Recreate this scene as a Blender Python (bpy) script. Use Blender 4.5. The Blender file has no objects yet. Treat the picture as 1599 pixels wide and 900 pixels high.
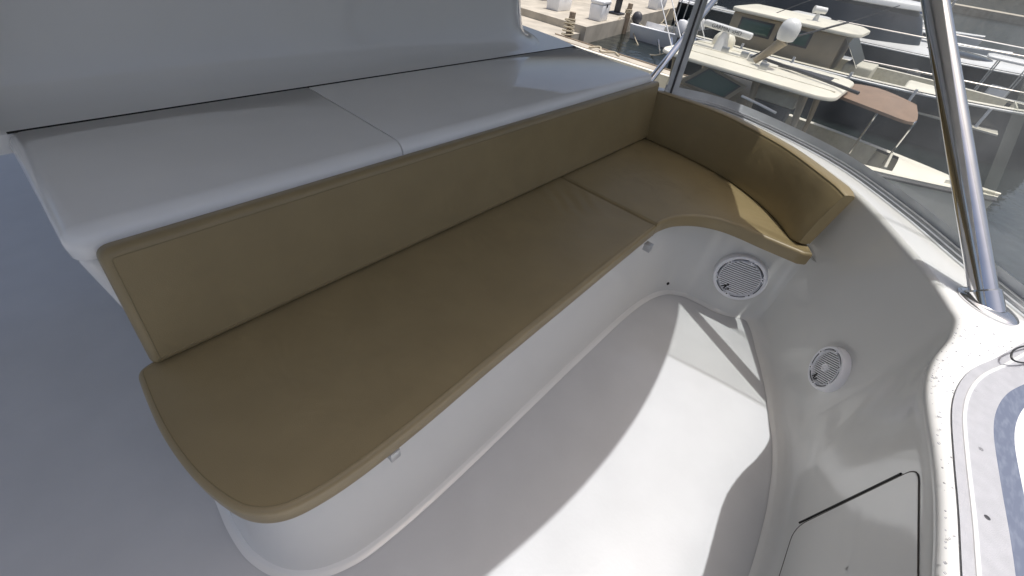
import bpy, bmesh, math, random
from mathutils import Vector, Matrix
from mathutils.geometry import tessellate_polygon
from mathutils.bvhtree import BVHTree
random.seed(7)
sc = bpy.context.scene
col = sc.collection
# ------------------------------------------------------------------ camera
F_PX = 645.42; CAM = Vector((0.06654, -1.01493, 0.95565))
YAW, PITCH, ROLL = 0.6362966, -0.7335211, 0.1583585
def cam_axes():
    f = Vector((math.cos(YAW)*math.cos(PITCH), math.sin(YAW)*math.cos(PITCH), math.sin(PITCH)))
    r = Vector((math.sin(YAW), -math.cos(YAW), 0)); u = r.cross(f)
    return math.cos(ROLL)*r + math.sin(ROLL)*u, -math.sin(ROLL)*r + math.cos(ROLL)*u, f
RX, UX, FX = cam_axes()
cd = bpy.data.cameras.new('camera'); cam = bpy.data.objects.new('camera', cd); col.objects.link(cam)
cam.matrix_world = Matrix(((RX.x, UX.x, -FX.x, CAM.x), (RX.y, UX.y, -FX.y, CAM.y), (RX.z, UX.z, -FX.z, CAM.z), (0, 0, 0, 1)))
cd.sensor_width = 36; cd.lens = F_PX/1599*36; cd.clip_start = 0.02; cd.clip_end = 2000
sc.camera = cam
# ------------------------------------------------------------------ world, sun, exposure
SUN = Vector((0.10, -0.145, 1)).normalized()          # direction towards the sun
w = bpy.data.worlds.new('World'); sc.world = w; w.use_nodes = True
nt = w.node_tree; bg = nt.nodes['Background']
sky = nt.nodes.new('ShaderNodeTexSky'); sky.sky_type = 'NISHITA'; sky.sun_disc = False
sky.sun_elevation = math.asin(SUN.z); sky.sun_rotation = math.atan2(SUN.x, SUN.y)
sky.air_density = .8; sky.dust_density = 6.0; sky.ozone_density = 1.0
nt.links.new(sky.outputs[0], bg.inputs[0]); bg.inputs[1].default_value = 0.15
sd = bpy.data.lights.new('sun', 'SUN'); sd.energy = 3.3; sd.angle = math.radians(0.53); sd.color = (1, 1, 1)
so = bpy.data.objects.new('sun', sd); col.objects.link(so); so.location = (0, 0, 30)
so.rotation_euler = SUN.to_track_quat('Z', 'Y').to_euler()
vs = sc.view_settings; vs.view_transform = 'Standard'; vs.look = 'None'; vs.exposure = 0.0; vs.gamma = 1; vs.use_curve_mapping = False
# ------------------------------------------------------------------ pixel helpers (a pixel is a direction; the depth comes from a known plane)
def ray(px, py): return RX*((px-799.5)/F_PX) - UX*((py-450)/F_PX) + FX
def at(px, py, z):
    d = ray(px, py); return CAM + d*((z-CAM.z)/d.z)
def atx(px, py, x):
    d = ray(px, py); return CAM + d*((x-CAM.x)/d.x)
# ------------------------------------------------------------------ materials
def mat(name, base, rough=.5, metal=0, spec=.5, bump=0, bscale=50, var=0, vscale=3, coat=0, detail=4, stretch=None, bdist=.01):
    m = bpy.data.materials.new(name); m.use_nodes = True; n = m.node_tree; p = n.nodes['Principled BSDF']
    p.inputs['Base Color'].default_value = (*base, 1); p.inputs['Roughness'].default_value = rough
    p.inputs['Metallic'].default_value = metal; p.inputs['Specular IOR Level'].default_value = spec
    p.inputs['Coat Weight'].default_value = coat; p.inputs['Coat Roughness'].default_value = .05
    tc = n.nodes.new('ShaderNodeTexCoord'); mp = n.nodes.new('ShaderNodeMapping')
    n.links.new(tc.outputs['Object'], mp.inputs[0])
    if stretch: mp.inputs['Scale'].default_value = stretch
    if var:
        t = n.nodes.new('ShaderNodeTexNoise'); t.inputs['Scale'].default_value = vscale; t.inputs['Detail'].default_value = 6
        n.links.new(mp.outputs[0], t.inputs[0])
        r = n.nodes.new('ShaderNodeMapRange'); r.inputs[1].default_value = .3; r.inputs[2].default_value = .7
        r.inputs[3].default_value = 1-var; r.inputs[4].default_value = 1+var
        n.links.new(t.outputs[0], r.inputs[0])
        mx = n.nodes.new('ShaderNodeVectorMath'); mx.operation = 'SCALE'; mx.inputs[0].default_value = base
        n.links.new(r.outputs[0], mx.inputs['Scale']); n.links.new(mx.outputs[0], p.inputs['Base Color'])
    if bump:
        t = n.nodes.new('ShaderNodeTexNoise'); t.inputs['Scale'].default_value = bscale; t.inputs['Detail'].default_value = detail
        n.links.new(mp.outputs[0], t.inputs[0])
        b = n.nodes.new('ShaderNodeBump'); b.inputs['Strength'].default_value = bump; b.inputs['Distance'].default_value = bdist
        n.links.new(t.outputs[0], b.inputs['Height']); n.links.new(b.outputs[0], p.inputs['Normal'])
    return m
M = {}
M['gel'] = mat('white gelcoat', (.78, .775, .755), .07, bump=.02, bscale=5, var=.015, vscale=4, detail=2)
M['gel_wall'] = mat('warm white side gelcoat', (.77, .765, .735), .08, bump=.02, bscale=5, var=.015, vscale=4, detail=2)
M['headliner'] = mat('grey beige headliner', (.60, .59, .57), .8, bump=.2, bscale=200)
M['gel_base'] = mat('white bench gelcoat', (.68, .675, .665), .07, bump=.02, bscale=5, var=.015, vscale=4, detail=2)
M['gel_floor'] = mat('white deck gelcoat', (.565, .57, .575), .17, bump=.05, bscale=60, var=.03, vscale=6)
M['gel_lid'] = mat('white lid gelcoat', (.86, .855, .84), .045, bump=.012, bscale=4, var=.02, vscale=5, detail=2)
M['gap'] = mat('dark gap', (.015, .014, .013), .8)
M['rub'] = mat('brown grey sealant', (.10, .085, .075), .7)
M['steel'] = mat('polished stainless', (.72, .72, .73), .09, 1, var=.04, vscale=20)
M['alu'] = mat('anodised track', (.5, .51, .52), .35, .7, var=.08, vscale=25)
M['border'] = mat('grey curtain border fabric', (.60, .62, .64), .6, bump=.2, bscale=300, var=.08, vscale=15)
M['speaker'] = mat('white speaker plastic', (.90, .90, .93), .3, bump=.03, bscale=200)
M['spk_dark'] = mat('speaker cavity', (.03, .03, .035), .6)
M['black'] = mat('black plastic', (.02, .02, .02), .45)
M['nonskid'] = mat('light grey nonskid', (.40, .40, .415), .5, bump=.4, bscale=500, var=.06, vscale=40, bdist=.002)
M['blue_shade'] = mat('painted blue grey shade', (.15, .18, .27), .35, var=.25, vscale=30)
def blue_shade_band():
    m = mat('painted blue shade on wet ledge', (.14, .17, .26), .25); n = m.node_tree; p = n.nodes['Principled BSDF']
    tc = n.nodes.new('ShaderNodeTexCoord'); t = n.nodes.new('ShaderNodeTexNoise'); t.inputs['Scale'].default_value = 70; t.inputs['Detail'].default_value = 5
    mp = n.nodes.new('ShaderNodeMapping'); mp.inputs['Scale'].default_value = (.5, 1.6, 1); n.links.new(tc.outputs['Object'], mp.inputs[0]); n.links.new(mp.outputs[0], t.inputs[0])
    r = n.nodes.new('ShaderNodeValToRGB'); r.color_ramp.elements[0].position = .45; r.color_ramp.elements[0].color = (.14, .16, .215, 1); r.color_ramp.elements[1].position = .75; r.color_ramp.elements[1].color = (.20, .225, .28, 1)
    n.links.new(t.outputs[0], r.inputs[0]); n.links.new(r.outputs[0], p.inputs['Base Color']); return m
M['blue_shade'] = blue_shade_band()  # blue sky-lit shade on the wet white ledge, put into the colour
M['concrete'] = mat('sun bleached dock concrete', (.42, .38, .31), .85, bump=.4, bscale=8, var=.18, vscale=1.2, bdist=.03)
M['cream'] = mat('cream boat gelcoat', (.80, .76, .64), .35, var=.05, vscale=2)
M['tan'] = mat('tan boat frame', (.36, .30, .21), .45, var=.08, vscale=3)
M['bwhite'] = mat('white boat paint', (.82, .82, .81), .25, var=.03, vscale=1)
M['navy'] = mat('dark hull paint', (.02, .024, .03), .2, var=.2, vscale=2)
M['brown'] = mat('brown canvas', (.25, .17, .12), .85, bump=.3, bscale=12, var=.1, vscale=3, bdist=.03)
M['bluecan'] = mat('blue canvas', (.02, .06, .18), .8, bump=.3, bscale=8, bdist=.03)
M['rope'] = mat('weathered rope', (.45, .39, .28), .9, bump=.6, bscale=60)
M['wood'] = mat('weathered timber', (.27, .21, .15), .85, bump=.4, bscale=15, var=.25, vscale=3, stretch=(6, .6, 6), bdist=.02)
M['dgrey'] = mat('dark grey fittings', (.05, .05, .055), .5)
M['seatpad'] = mat('pale seat pad', (.52, .50, .42), .7, bump=.3, bscale=30, var=.1, vscale=8)
def glassy(name, tint, dark=.0):
    m = bpy.data.materials.new(name); m.use_nodes = True; p = m.node_tree.nodes['Principled BSDF']
    p.inputs['Base Color'].default_value = (*tint, 1); p.inputs['Roughness'].default_value = .04; p.inputs['Specular IOR Level'].default_value = .7
    return m
M['dglass'] = glassy('dark tinted glass', (.012, .015, .018))
M['gglass'] = glassy('green tinted glass', (.05, .11, .09))
def upholstery():
    m = mat('tan vinyl upholstery', (.300, .232, .122), .36, bump=.25, bscale=420, var=.05, vscale=7, bdist=.002)
    n = m.node_tree; b = [x for x in n.nodes if x.type == 'BUMP'][0]; p = n.nodes['Principled BSDF']
    tc = [x for x in n.nodes if x.type == 'TEX_COORD'][0]
    t = n.nodes.new('ShaderNodeTexNoise'); t.inputs['Scale'].default_value = 7; t.inputs['Detail'].default_value = 2; t.inputs['Distortion'].default_value = .6
    n.links.new(tc.outputs['Object'], t.inputs[0])
    b2 = n.nodes.new('ShaderNodeBump'); b2.inputs['Strength'].default_value = .22; b2.inputs['Distance'].default_value = .02
    n.links.new(t.outputs[0], b2.inputs['Height']); n.links.new(b.outputs[0], b2.inputs['Normal']); n.links.new(b2.outputs[0], p.inputs['Normal'])
    dv = n.nodes.new('ShaderNodeVectorMath'); dv.operation = 'DISTANCE'; dv.inputs[1].default_value = (1.60, -.13, 0)
    n.links.new(tc.outputs['Object'], dv.inputs[0])
    mr = n.nodes.new('ShaderNodeMapRange'); mr.inputs[1].default_value = .03; mr.inputs[2].default_value = .20; mr.inputs[3].default_value = 1; mr.inputs[4].default_value = 0
    n.links.new(dv.outputs['Value'], mr.inputs[0])
    wv = n.nodes.new('ShaderNodeTexWave'); wv.inputs['Scale'].default_value = 4.5; wv.inputs['Distortion'].default_value = 3.5; wv.inputs['Detail'].default_value = 1.0
    mpw = n.nodes.new('ShaderNodeMapping'); mpw.inputs['Rotation'].default_value = (0, 0, .5); n.links.new(tc.outputs['Object'], mpw.inputs[0]); n.links.new(mpw.outputs[0], wv.inputs[0])
    mm = n.nodes.new('ShaderNodeMath'); mm.operation = 'MULTIPLY'; n.links.new(mr.outputs[0], mm.inputs[0]); n.links.new(wv.outputs['Fac'], mm.inputs[1])
    b3 = n.nodes.new('ShaderNodeBump'); b3.inputs['Strength'].default_value = .25; b3.inputs['Distance'].default_value = .02
    n.links.new(mm.outputs[0], b3.inputs['Height']); n.links.new(b2.outputs[0], b3.inputs['Normal']); n.links.new(b3.outputs[0], p.inputs['Normal'])
    return m
M['tanvinyl'] = upholstery()
M['thread'] = mat('stitched piping', (.26, .205, .11), .55)
def clear_vinyl():
    m = bpy.data.materials.new('clear curtain vinyl'); m.use_nodes = True; n = m.node_tree
    for x in list(n.nodes):
        if x.type != 'OUTPUT_MATERIAL': n.nodes.remove(x)
    out = [x for x in n.nodes if x.type == 'OUTPUT_MATERIAL'][0]
    tr = n.nodes.new('ShaderNodeBsdfTransparent'); tr.inputs[0].default_value = (.84, .85, .82, 1)
    gl = n.nodes.new('ShaderNodeBsdfGlossy'); gl.inputs['Roughness'].default_value = .05
    df = n.nodes.new('ShaderNodeBsdfTranslucent'); df.inputs[0].default_value = (.8, .82, .8, 1)
    lw = n.nodes.new('ShaderNodeLayerWeight'); lw.inputs[0].default_value = .5
    pw = n.nodes.new('ShaderNodeMath'); pw.operation = 'POWER'; pw.inputs[1].default_value = 4
    fr = n.nodes.new('ShaderNodeMath'); fr.operation = 'MULTIPLY_ADD'; fr.inputs[1].default_value = .7; fr.inputs[2].default_value = .035
    n.links.new(lw.outputs['Facing'], pw.inputs[0]); n.links.new(pw.outputs[0], fr.inputs[0])
    tc = n.nodes.new('ShaderNodeTexCoord'); no = n.nodes.new('ShaderNodeTexNoise'); no.inputs['Scale'].default_value = 5; no.inputs['Detail'].default_value = 5
    n.links.new(tc.outputs['Object'], no.inputs[0])
    bp = n.nodes.new('ShaderNodeBump'); bp.inputs['Strength'].default_value = .12; bp.inputs['Distance'].default_value = .02
    n.links.new(no.outputs[0], bp.inputs['Height']); n.links.new(bp.outputs[0], gl.inputs['Normal'])
    m1 = n.nodes.new('ShaderNodeMixShader'); n2 = n.nodes.new('ShaderNodeTexNoise'); n2.inputs['Scale'].default_value = 2.2; n2.inputs['Detail'].default_value = 4; n.links.new(tc.outputs['Object'], n2.inputs[0])
    hz = n.nodes.new('ShaderNodeMapRange'); hz.inputs[1].default_value = .35; hz.inputs[2].default_value = .7; hz.inputs[3].default_value = .05; hz.inputs[4].default_value = .22; n.links.new(n2.outputs[0], hz.inputs[0]); n.links.new(hz.outputs[0], m1.inputs[0])
    n.links.new(tr.outputs[0], m1.inputs[1]); n.links.new(df.outputs[0], m1.inputs[2])
    m2 = n.nodes.new('ShaderNodeMixShader'); n.links.new(fr.outputs[0], m2.inputs[0])
    n.links.new(m1.outputs[0], m2.inputs[1]); n.links.new(gl.outputs[0], m2.inputs[2]); n.links.new(m2.outputs[0], out.inputs[0])
    return m
M['vinyl'] = clear_vinyl()
def water_mat():
    m = mat('harbour water', (.012, .018, .017), .06, spec=.5)
    n = m.node_tree; p = n.nodes['Principled BSDF']
    tc = n.nodes.new('ShaderNodeTexCoord'); t = n.nodes.new('ShaderNodeTexNoise'); t.inputs['Scale'].default_value = 1.6; t.inputs['Detail'].default_value = 6
    n.links.new(tc.outputs['Object'], t.inputs[0])
    b = n.nodes.new('ShaderNodeBump'); b.inputs['Strength'].default_value = .5; b.inputs['Distance'].default_value = .12
    n.links.new(t.outputs[0], b.inputs['Height']); n.links.new(b.outputs[0], p.inputs['Normal'])
    return m
M['water'] = water_mat()
# ------------------------------------------------------------------ mesh helpers
def link(name, me, m, parent=None, smooth=True):
    o = bpy.data.objects.new(name, me); col.objects.link(o)
    if m is not None: me.materials.append(m)
    if smooth and len(me.polygons):
        me.polygons.foreach_set('use_smooth', [True]*len(me.polygons))
        try: me.set_sharp_from_angle(angle=math.radians(40))
        except Exception: pass
    if parent is not None: o.parent = parent
    return o
def pyd(name, vs_, fs, m, parent=None, smooth=True):
    me = bpy.data.meshes.new(name); me.from_pydata([tuple(v) for v in vs_], [], fs); me.validate(); 
    bm = bmesh.new(); bm.from_mesh(me); bmesh.ops.recalc_face_normals(bm, faces=bm.faces); bm.to_mesh(me); bm.free()
    return link(name, me, m, parent, smooth)
def grid(name, rows, m, parent=None, closed=False, caps=False, extra=None):
    nr, nc = len(rows), len(rows[0]); V = [p for r in rows for p in r]; Fc = []
    for i in range(nr-1):
        for j in range(nc if closed else nc-1):
            k = (j+1) % nc; Fc.append((i*nc+j, i*nc+k, (i+1)*nc+k, (i+1)*nc+j))
    if caps: Fc.append(tuple(range(nc))[::-1]); Fc.append(tuple((nr-1)*nc+j for j in range(nc)))
    return pyd(name, V, Fc, m, parent)
def tube(name, pts, r, m, parent=None, n=10, caps=True):
    pts = [Vector(p) for p in pts]; rows = []; up = None
    for i, p in enumerate(pts):
        d = (pts[min(i+1, len(pts)-1)] - pts[max(i-1, 0)]).normalized()
        if up is None: up = d.orthogonal().normalized()
        up = (up - d*up.dot(d)).normalized(); s = d.cross(up)
        rr = r[i] if isinstance(r, (list, tuple)) else r
        rows.append([p + (up*math.cos(a) + s*math.sin(a))*rr for a in [2*math.pi*k/n for k in range(n)]])
    return grid(name, rows, m, parent, closed=True, caps=caps)
def box(name, a, b, m, parent=None, bev=0, seg=2, mtx=None):
    bm = bmesh.new(); bmesh.ops.create_cube(bm, size=1)
    a, b = Vector(a), Vector(b)
    for v in bm.verts: v.co = Vector(((v.co.x+.5)*(b.x-a.x)+a.x, (v.co.y+.5)*(b.y-a.y)+a.y, (v.co.z+.5)*(b.z-a.z)+a.z))
    if bev: bmesh.ops.bevel(bm, geom=list(bm.edges), offset=bev, segments=seg, profile=.5, affect='EDGES')
    if mtx is not None: bm.transform(mtx)
    bmesh.ops.recalc_face_normals(bm, faces=bm.faces)
    me = bpy.data.meshes.new(name); bm.to_mesh(me); bm.free(); return link(name, me, m, parent)
def catmull(P, n):
    P = [Vector(p) for p in P]; out = []
    for i in range(len(P)-1):
        p0 = P[i-1] if i else P[0]*2-P[1]; p1, p2 = P[i], P[i+1]; p3 = P[i+2] if i+2 < len(P) else P[-1]*2-P[-2]
        for k in range(n):
            t = k/n
            out.append(.5*((2*p1) + (p2-p0)*t + (2*p0-5*p1+4*p2-p3)*t*t + (3*p1-p0-3*p2+p3)*t**3))
    out.append(P[-1]); return out
def normals2(P, closed=False):
    N = []; n = len(P)
    for i in range(n):
        a = P[(i-1) % n] if (closed or i) else P[i]; b = P[(i+1) % n] if (closed or i < n-1) else P[i]
        d = Vector((b[0]-a[0], b[1]-a[1])); d.normalize(); N.append(Vector((-d.y, d.x)))
    return N
def empty(name, loc, label, cat, group=None):
    o = bpy.data.objects.new(name, None); col.objects.link(o); o.location = loc; o.empty_display_size = .1
    o['label'] = label; o['category'] = cat
    if group: o['group'] = group
    return o
def tag(o, label, cat, group=None):
    o['label'] = label; o['category'] = cat
    if group: o['group'] = group
    return o
def keep(o, parent):                      # parent without moving (meshes are in world coordinates)
    o.parent = parent; o.matrix_parent_inverse = Matrix.Translation(-Vector(parent.location)); return o
def root(name, loc, label, cat, parts=(), group=None):
    e = empty(name, loc, label, cat, group)
    for p in parts: keep(p, e)
    return e
def copy_tree(o, parent=None):
    c = o.copy(); col.objects.link(c)
    if parent is not None: c.parent = parent
    for ch in list(o.children): copy_tree(ch, c)
    return c
def struct(o): o['kind'] = 'structure'; return o
# ------------------------------------------------------------------ setting: water, flybridge deck
ZF = -.519; CZ = .25; WZ = -3.8
struct(pyd('water', [(-400, -400, WZ), (600, -400, WZ), (600, 600, WZ), (-400, 600, WZ)], [(0, 1, 2, 3)], M['water']))
struct(box('deck_floor', (-3.2, -1.75, ZF-.05), (2.75, 4.2, ZF), M['gel_floor']))
# ------------------------------------------------------------------ coaming (side wall, top, ledge) around the flybridge
topin = [(2.70, .12), (2.72, -.15), (2.71, -.40), (2.64, -.64), (2.50, -.83)] + [tuple(at(px, py, CZ)[:2]) for px, py in
         [(1330, 297), (1400, 372), (1450, 430), (1481, 477), (1490, 494), (1482, 520), (1461, 545), (1449, 570), (1444, 595), (1446, 632), (1460, 727), (1463, 813), (1460, 900)]]
topin += [(.40, -1.47), (-.3, -1.48), (-1.6, -1.48), (-3.0, -1.48)]
botin = [(2.69, .12), (2.66, -.15), (2.62, -.40), (2.52, -.64), (2.40, -.84), (2.19, -1.075), (1.99, -1.195), (1.82, -1.285), (1.68, -1.345), (1.62, -1.37), (1.54, -1.405), (1.45, -1.432), (1.37, -1.452),
         (1.28, -1.468), (1.20, -1.48), (1.03, -1.495), (.88, -1.50), (.74, -1.50), (.40, -1.50), (-.3, -1.50), (-1.6, -1.50), (-3.0, -1.50)]
NS = 8
T = catmull([(x, y, CZ) for x, y in topin], NS); B = catmull([(x, y, ZF) for x, y in botin], NS)
# smooth the top curve a little
for _ in range(7): T = [T[0]] + [(T[i-1]+2*T[i]+T[i+1])/4 for i in range(1, len(T)-1)] + [T[-1]]
TN = normals2(T); BN = normals2(B)        # travel from +x round to -x : left normal points outward (away from the cockpit)?
def outw(n, p): return n if (Vector((p.x-1.0, p.y+.4)).dot(n) > 0) else -n
TN = [outw(n, p) for n, p in zip(TN, T)]; BN = [outw(n, p) for n, p in zip(BN, B)]
def wall_pt(i, v):
    b = B[i]+Vector((BN[i].x, BN[i].y, 0))*.03; t = T[i]+Vector((TN[i].x, TN[i].y, 0))*.015
    bulge = .035*math.sin(math.pi*v)*min(1, max(0, (i-5*NS)/(4*NS)))
    p = b.lerp(t, v); return p + Vector((BN[i].x, BN[i].y, 0))*bulge
rows = []
for off, h in [(-.035, .002), (-.028, .005), (-.02, .006), (-.014, .009), (0, .016), (.012, .026), (.022, .042), (.028, .062)]:
    rows.append([B[i]+Vector((BN[i].x*off, BN[i].y*off, h)) for i in range(len(B))])
for v in [.12, .2, .3, .4, .5, .6, .7, .8, .88, .94]:
    rows.append([wall_pt(i, v) for i in range(len(B))])
for off, h in [(.010, -.022), (.011, -.012), (.016, -.004), (.026, 0)]:
    rows.append([T[i]+Vector((TN[i].x*off, TN[i].y*off, h)) for i in range(len(B))])
wall = grid('side_wall', rows, M['gel_wall'])
# ------------------------------------------------------------------ bench base (moulded white box under the seat, filleted into the side wall)
base_path = [(-.005, .10), (-.012, -.10), (-.020, -.22), (-.012, -.33), (.03, -.425), (.11, -.485), (.23, -.512), (.53, -.522), (1.29, -.515), (1.78, -.522),
             (2.02, -.575), (2.125, -.68), (2.15, -.78), (2.158, -.87)]
bp_ = catmull([(x, y, 0) for x, y in base_path], 8); bn = normals2(bp_)
prof = [(-.066, 0.002), (-.062, .004), (-.053, .005), (-.049, .008)]
prof += [(.030-.075*(1-h/.45)**1.7, h) for h in (.013, .022, .034, .05, .075, .10, .13, .16, .20, .24, .28, .32, .36, .40, .425)]
prof += [(.034, .442), (.05, .45)]
i1 = 5*NS+2
COVE = [(.002, -.035), (.005, -.028), (.006, -.02), (.009, -.014), (.016, 0), (.026, .012), (.042, .022), (.062, .028)]
def wall_h(i, h):
    if h >= .062: return wall_pt(i, h/(CZ-ZF))*1.0
    for (h0, o0), (h1, o1) in zip(COVE, COVE[1:]):
        if h <= h1:
            o = o0+(o1-o0)*max(0, (h-h0)/(h1-h0)); return B[i]+Vector((BN[i].x*o, BN[i].y*o, h))
base_rows = []
for off, h in prof:
    r_ = [Vector((p.x+n.x*off, p.y+n.y*off, ZF+h)) for p, n in zip(bp_, bn)]
    w0, w1 = wall_h(i1, h), wall_h(i1+4, h)
    for q, iq in ((w0, i1), (w1, i1+4)): q.z = ZF+h; q += Vector((BN[iq].x, BN[iq].y, 0))*.002      # the end dips just behind the wall skin
    k4 = [r_[-5], r_[-1], w0, w1]; mid = []
    d1 = (r_[-1]-r_[-2]).normalized(); d2 = (w1-w0).normalized(); D = (w0-r_[-1]).length
    for t in [k/12 for k in range(1, 13)]:
        c1 = r_[-1]+d1*D*.62; c2 = w0-d2*D*.62
        mid.append(r_[-1]*(1-t)**3+c1*3*t*(1-t)**2+c2*3*t*t*(1-t)+w0*t**3)
    base_rows.append(r_+mid)
bw = grid('front_moulding', base_rows, M['gel_wall'])
V = list(base_rows[-1]) + [Vector((2.34, -.95, ZF+.45)), Vector((2.64, -.62, ZF+.45)), Vector((2.66, .10, ZF+.45))]
bt = pyd('seat_shelf', V, [tuple(t_) for t_ in tessellate_polygon([[Vector((v.x, v.y, 0)) for v in V]])], M['gel'], smooth=False)
brkt = []
for px, py in ((617, 711), (1016, 388)):
    p = at(px, py, -.078); brkt.append(box('hinge_tab', p-Vector((.014, .004, .018)), p+Vector((.014, .030, .018)), M['alu'], bev=.002))
bvh_b = BVHTree.FromPolygons([v.co for v in bw.data.vertices], [tuple(p.vertices) for p in bw.data.polygons])
dl = bvh_b.ray_cast(CAM, ray(1043, 443).normalized()); dn = dl[1] if dl[1].dot(CAM-dl[0]) > 0 else -dl[1]
drn = tube('drain_hole', [dl[0]-dn*.004, dl[0]+dn*.0015], .009, M['gap'], n=12)
root('bench_base', (.8, -.2, ZF), 'white moulded bench base with rounded end under the tan seat cushions', 'bench', [bw, bt, drn]+brkt)
def Toff(i, o, h=0): return T[i]+Vector((TN[i].x*o, TN[i].y*o, h))
def smooth_rows(r):
    return [r[0]]+[(r[i-1]+r[i]*2+r[i+1])/4 for i in range(1, len(r)-1)]+[r[-1]]
# outer edge: follow the track line
outer_px = [(1035, 138), (1125, 158), (1225, 200), (1325, 252), (1425, 322), (1510, 392), (1599, 462)]
outer = [(2.80, .12)] + [tuple(at(px, py, CZ)[:2]) for px, py in outer_px] + [(1.62, -1.83), (1.2, -1.93), (.4, -1.96), (-1, -1.97), (-3.0, -1.97)]
outc = catmull([(x, y, CZ) for x, y in outer], 16)
def resample(P, n):
    L = [0]
    for a, b in zip(P, P[1:]): L.append(L[-1]+(b-a).length)
    out = []; j = 0
    for k in range(n):
        s = L[-1]*k/(n-1)
        while j < len(L)-2 and L[j+1] < s: j += 1
        out.append(P[j].lerp(P[j+1], (s-L[j])/max(1e-9, L[j+1]-L[j])))
    return out
def nearest_out(p):
    return min(outc, key=lambda q: (q-p).length)
nO = 161
TI = resample([Toff(i, .026) for i in range(len(T))], nO); OI = resample(outc, nO)
# re-time the outer line so that rungs stay perpendicular-ish
OI = []
lastj = 0; fine = resample(outc, 1200)
for k, p in enumerate(TI):
    j = min(range(lastj, min(lastj+120, 1200)), key=lambda q: (fine[q]-p).length); lastj = j; OI.append(fine[j])
for _ in range(6): OI = smooth_rows(OI)
rows = [[a.lerp(b, f)+Vector((0, 0, -.0*f)) for a, b in zip(TI, OI)] for f in (0, .25, .5, .75, 1)]
rows.append([b+Vector((0, 0, -.03)) for b in OI]); rows.append([b+(b-a).normalized()*.05+Vector((0, 0, -.4)) for a, b in zip(TI, OI)])
rows.append([b+(b-a).normalized()*.02+Vector((0, 0, WZ-CZ-.3)) for a, b in zip(TI, OI)])
top = grid('coaming_top', rows, M['gel'])
# wide ledge details: raised bead, screws, painted blue shade band (lower right)
bead_px = [(1599, 553), (1570, 570), (1535, 587), (1514, 612), (1505, 650), (1510, 720), (1520, 810), (1527, 900)]
bead = [at(px, py, CZ+.003) for px, py in bead_px]; bead = [bead[0]*2-bead[1]]+bead+[bead[-1]+(bead[-1]-bead[-2])*3]
beadc = catmull(bead, 6)
bd = tube('raised_bead', beadc, .0045, M['gel'], n=8)
scr = []
for px, py in [(1522, 610), (1530, 702), (1540, 809)]:
    p = at(px, py, CZ+.002)
    s = tube('screw', [p+Vector((0, 0, -.004)), p+Vector((0, 0, .0015)), p+Vector((0, 0, .0022))], [.0075, .0075, .005], M['dgrey'], n=12); scr.append(s)
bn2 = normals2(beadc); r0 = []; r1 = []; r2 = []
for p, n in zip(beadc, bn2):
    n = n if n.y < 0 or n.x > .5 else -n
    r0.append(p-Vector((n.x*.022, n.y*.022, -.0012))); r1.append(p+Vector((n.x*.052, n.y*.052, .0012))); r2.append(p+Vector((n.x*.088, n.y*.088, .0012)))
nons = grid('nonskid_panel', [r0, r1], M['nonskid'])
band = grid('ledge_shade_band', [r1, r2], M['blue_shade']); band['label'] = 'blue grey shade painted as a band on the ledge'
# hatch in the wall
def sidx(x):      # index on B whose x is nearest, in the straight run
    return min(range(5*NS, len(B)), key=lambda i: abs(wall_pt(i, .5).x-x))
bvh_w = BVHTree.FromPolygons([v.co for v in wall.data.vertices], [tuple(p.vertices) for p in wall.data.polygons])
def hit(px, py):
    loc, nrm, idx, d = bvh_w.ray_cast(CAM, ray(px, py).normalized()); 
    if nrm is not None and nrm.dot(CAM-loc) < 0: nrm = -nrm
    return loc, nrm
def wall_patch(name, corners_px, off, m, grow=0, n=14, rad=.10):
    # rounded quad in pixel directions laid on the wall surface, then lifted along the wall normal
    P = [Vector((a, b, 0)) for a, b in corners_px]; c = sum(P, Vector())/4; ring = []
    for k in range(4):
        a, p, b = P[k-1], P[k], P[(k+1) % 4]
        ra = p+(a-p)*rad; rb = p+(b-p)*min(rad, .3)
        ring += [ra.lerp(p, t).lerp(p.lerp(rb, t), t) for t in [j/5 for j in range(6)]]
    rows = []
    for f in [.0, .25, .5, .7, .85, .94, 1.0]:
        row = []
        for q in ring:
            d = (q-c); s = c+d*f+d.normalized()*grow*f
            l, nn = hit(s.x, s.y)
            if l is None: l, nn = at(s.x, s.y, -.2), Vector((0, 1, 0))
            row.append(l+nn*off)
        rows.append(row)
    l = [p.copy() for p in rows[-1]]
    rows.append([p-(hit(c.x, c.y)[1])*(off+.004) for p in l])
    return grid(name, rows, m, closed=True)
def ring_px(P, r, n=14):
    P = [Vector((a, b, 0)) for a, b in P]; out = []
    for k in range(4):
        a, p, b = P[k-1], P[k], P[(k+1) % 4]
        pa = p+(a-p).normalized()*r; pb = p+(b-p).normalized()*r; nb = b+(p-b).normalized()*r
        out += [pa.lerp(p, t).lerp(p.lerp(pb, t), t) for t in [q/6 for q in range(6)]]
        out += [pb.lerp(nb, q/n) for q in range(n)]
    return out
hc = [(1241, 824), (1436, 730), (1434, 1000), (1186, 1000)]
ring = ring_px(hc, 22); cpx = sum(ring, Vector())/len(ring)
def wp(q, off):
    l, nn = hit(q.x, q.y); return l+nn*off
hd = grid('hatch_door', [[wp(cpx+(q-cpx)*f, .0018) for q in ring] for f in (.02, .15, .3, .45, .6, .75, .88, .99)], M['gel_wall'], closed=True)
rp = [wp(q, .0005) for q in ring]; gk = tube('gasket', rp+[rp[0]], .0016, M['rub'], n=6, caps=False)
edge_ = [Vector((1249, 817, 0)).lerp(Vector((1408, 741, 0)), k/16) for k in range(17)]
gk2 = tube('gasket', [wp(q, .0008) for q in edge_], .0036, M['gap'], n=8)
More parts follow.
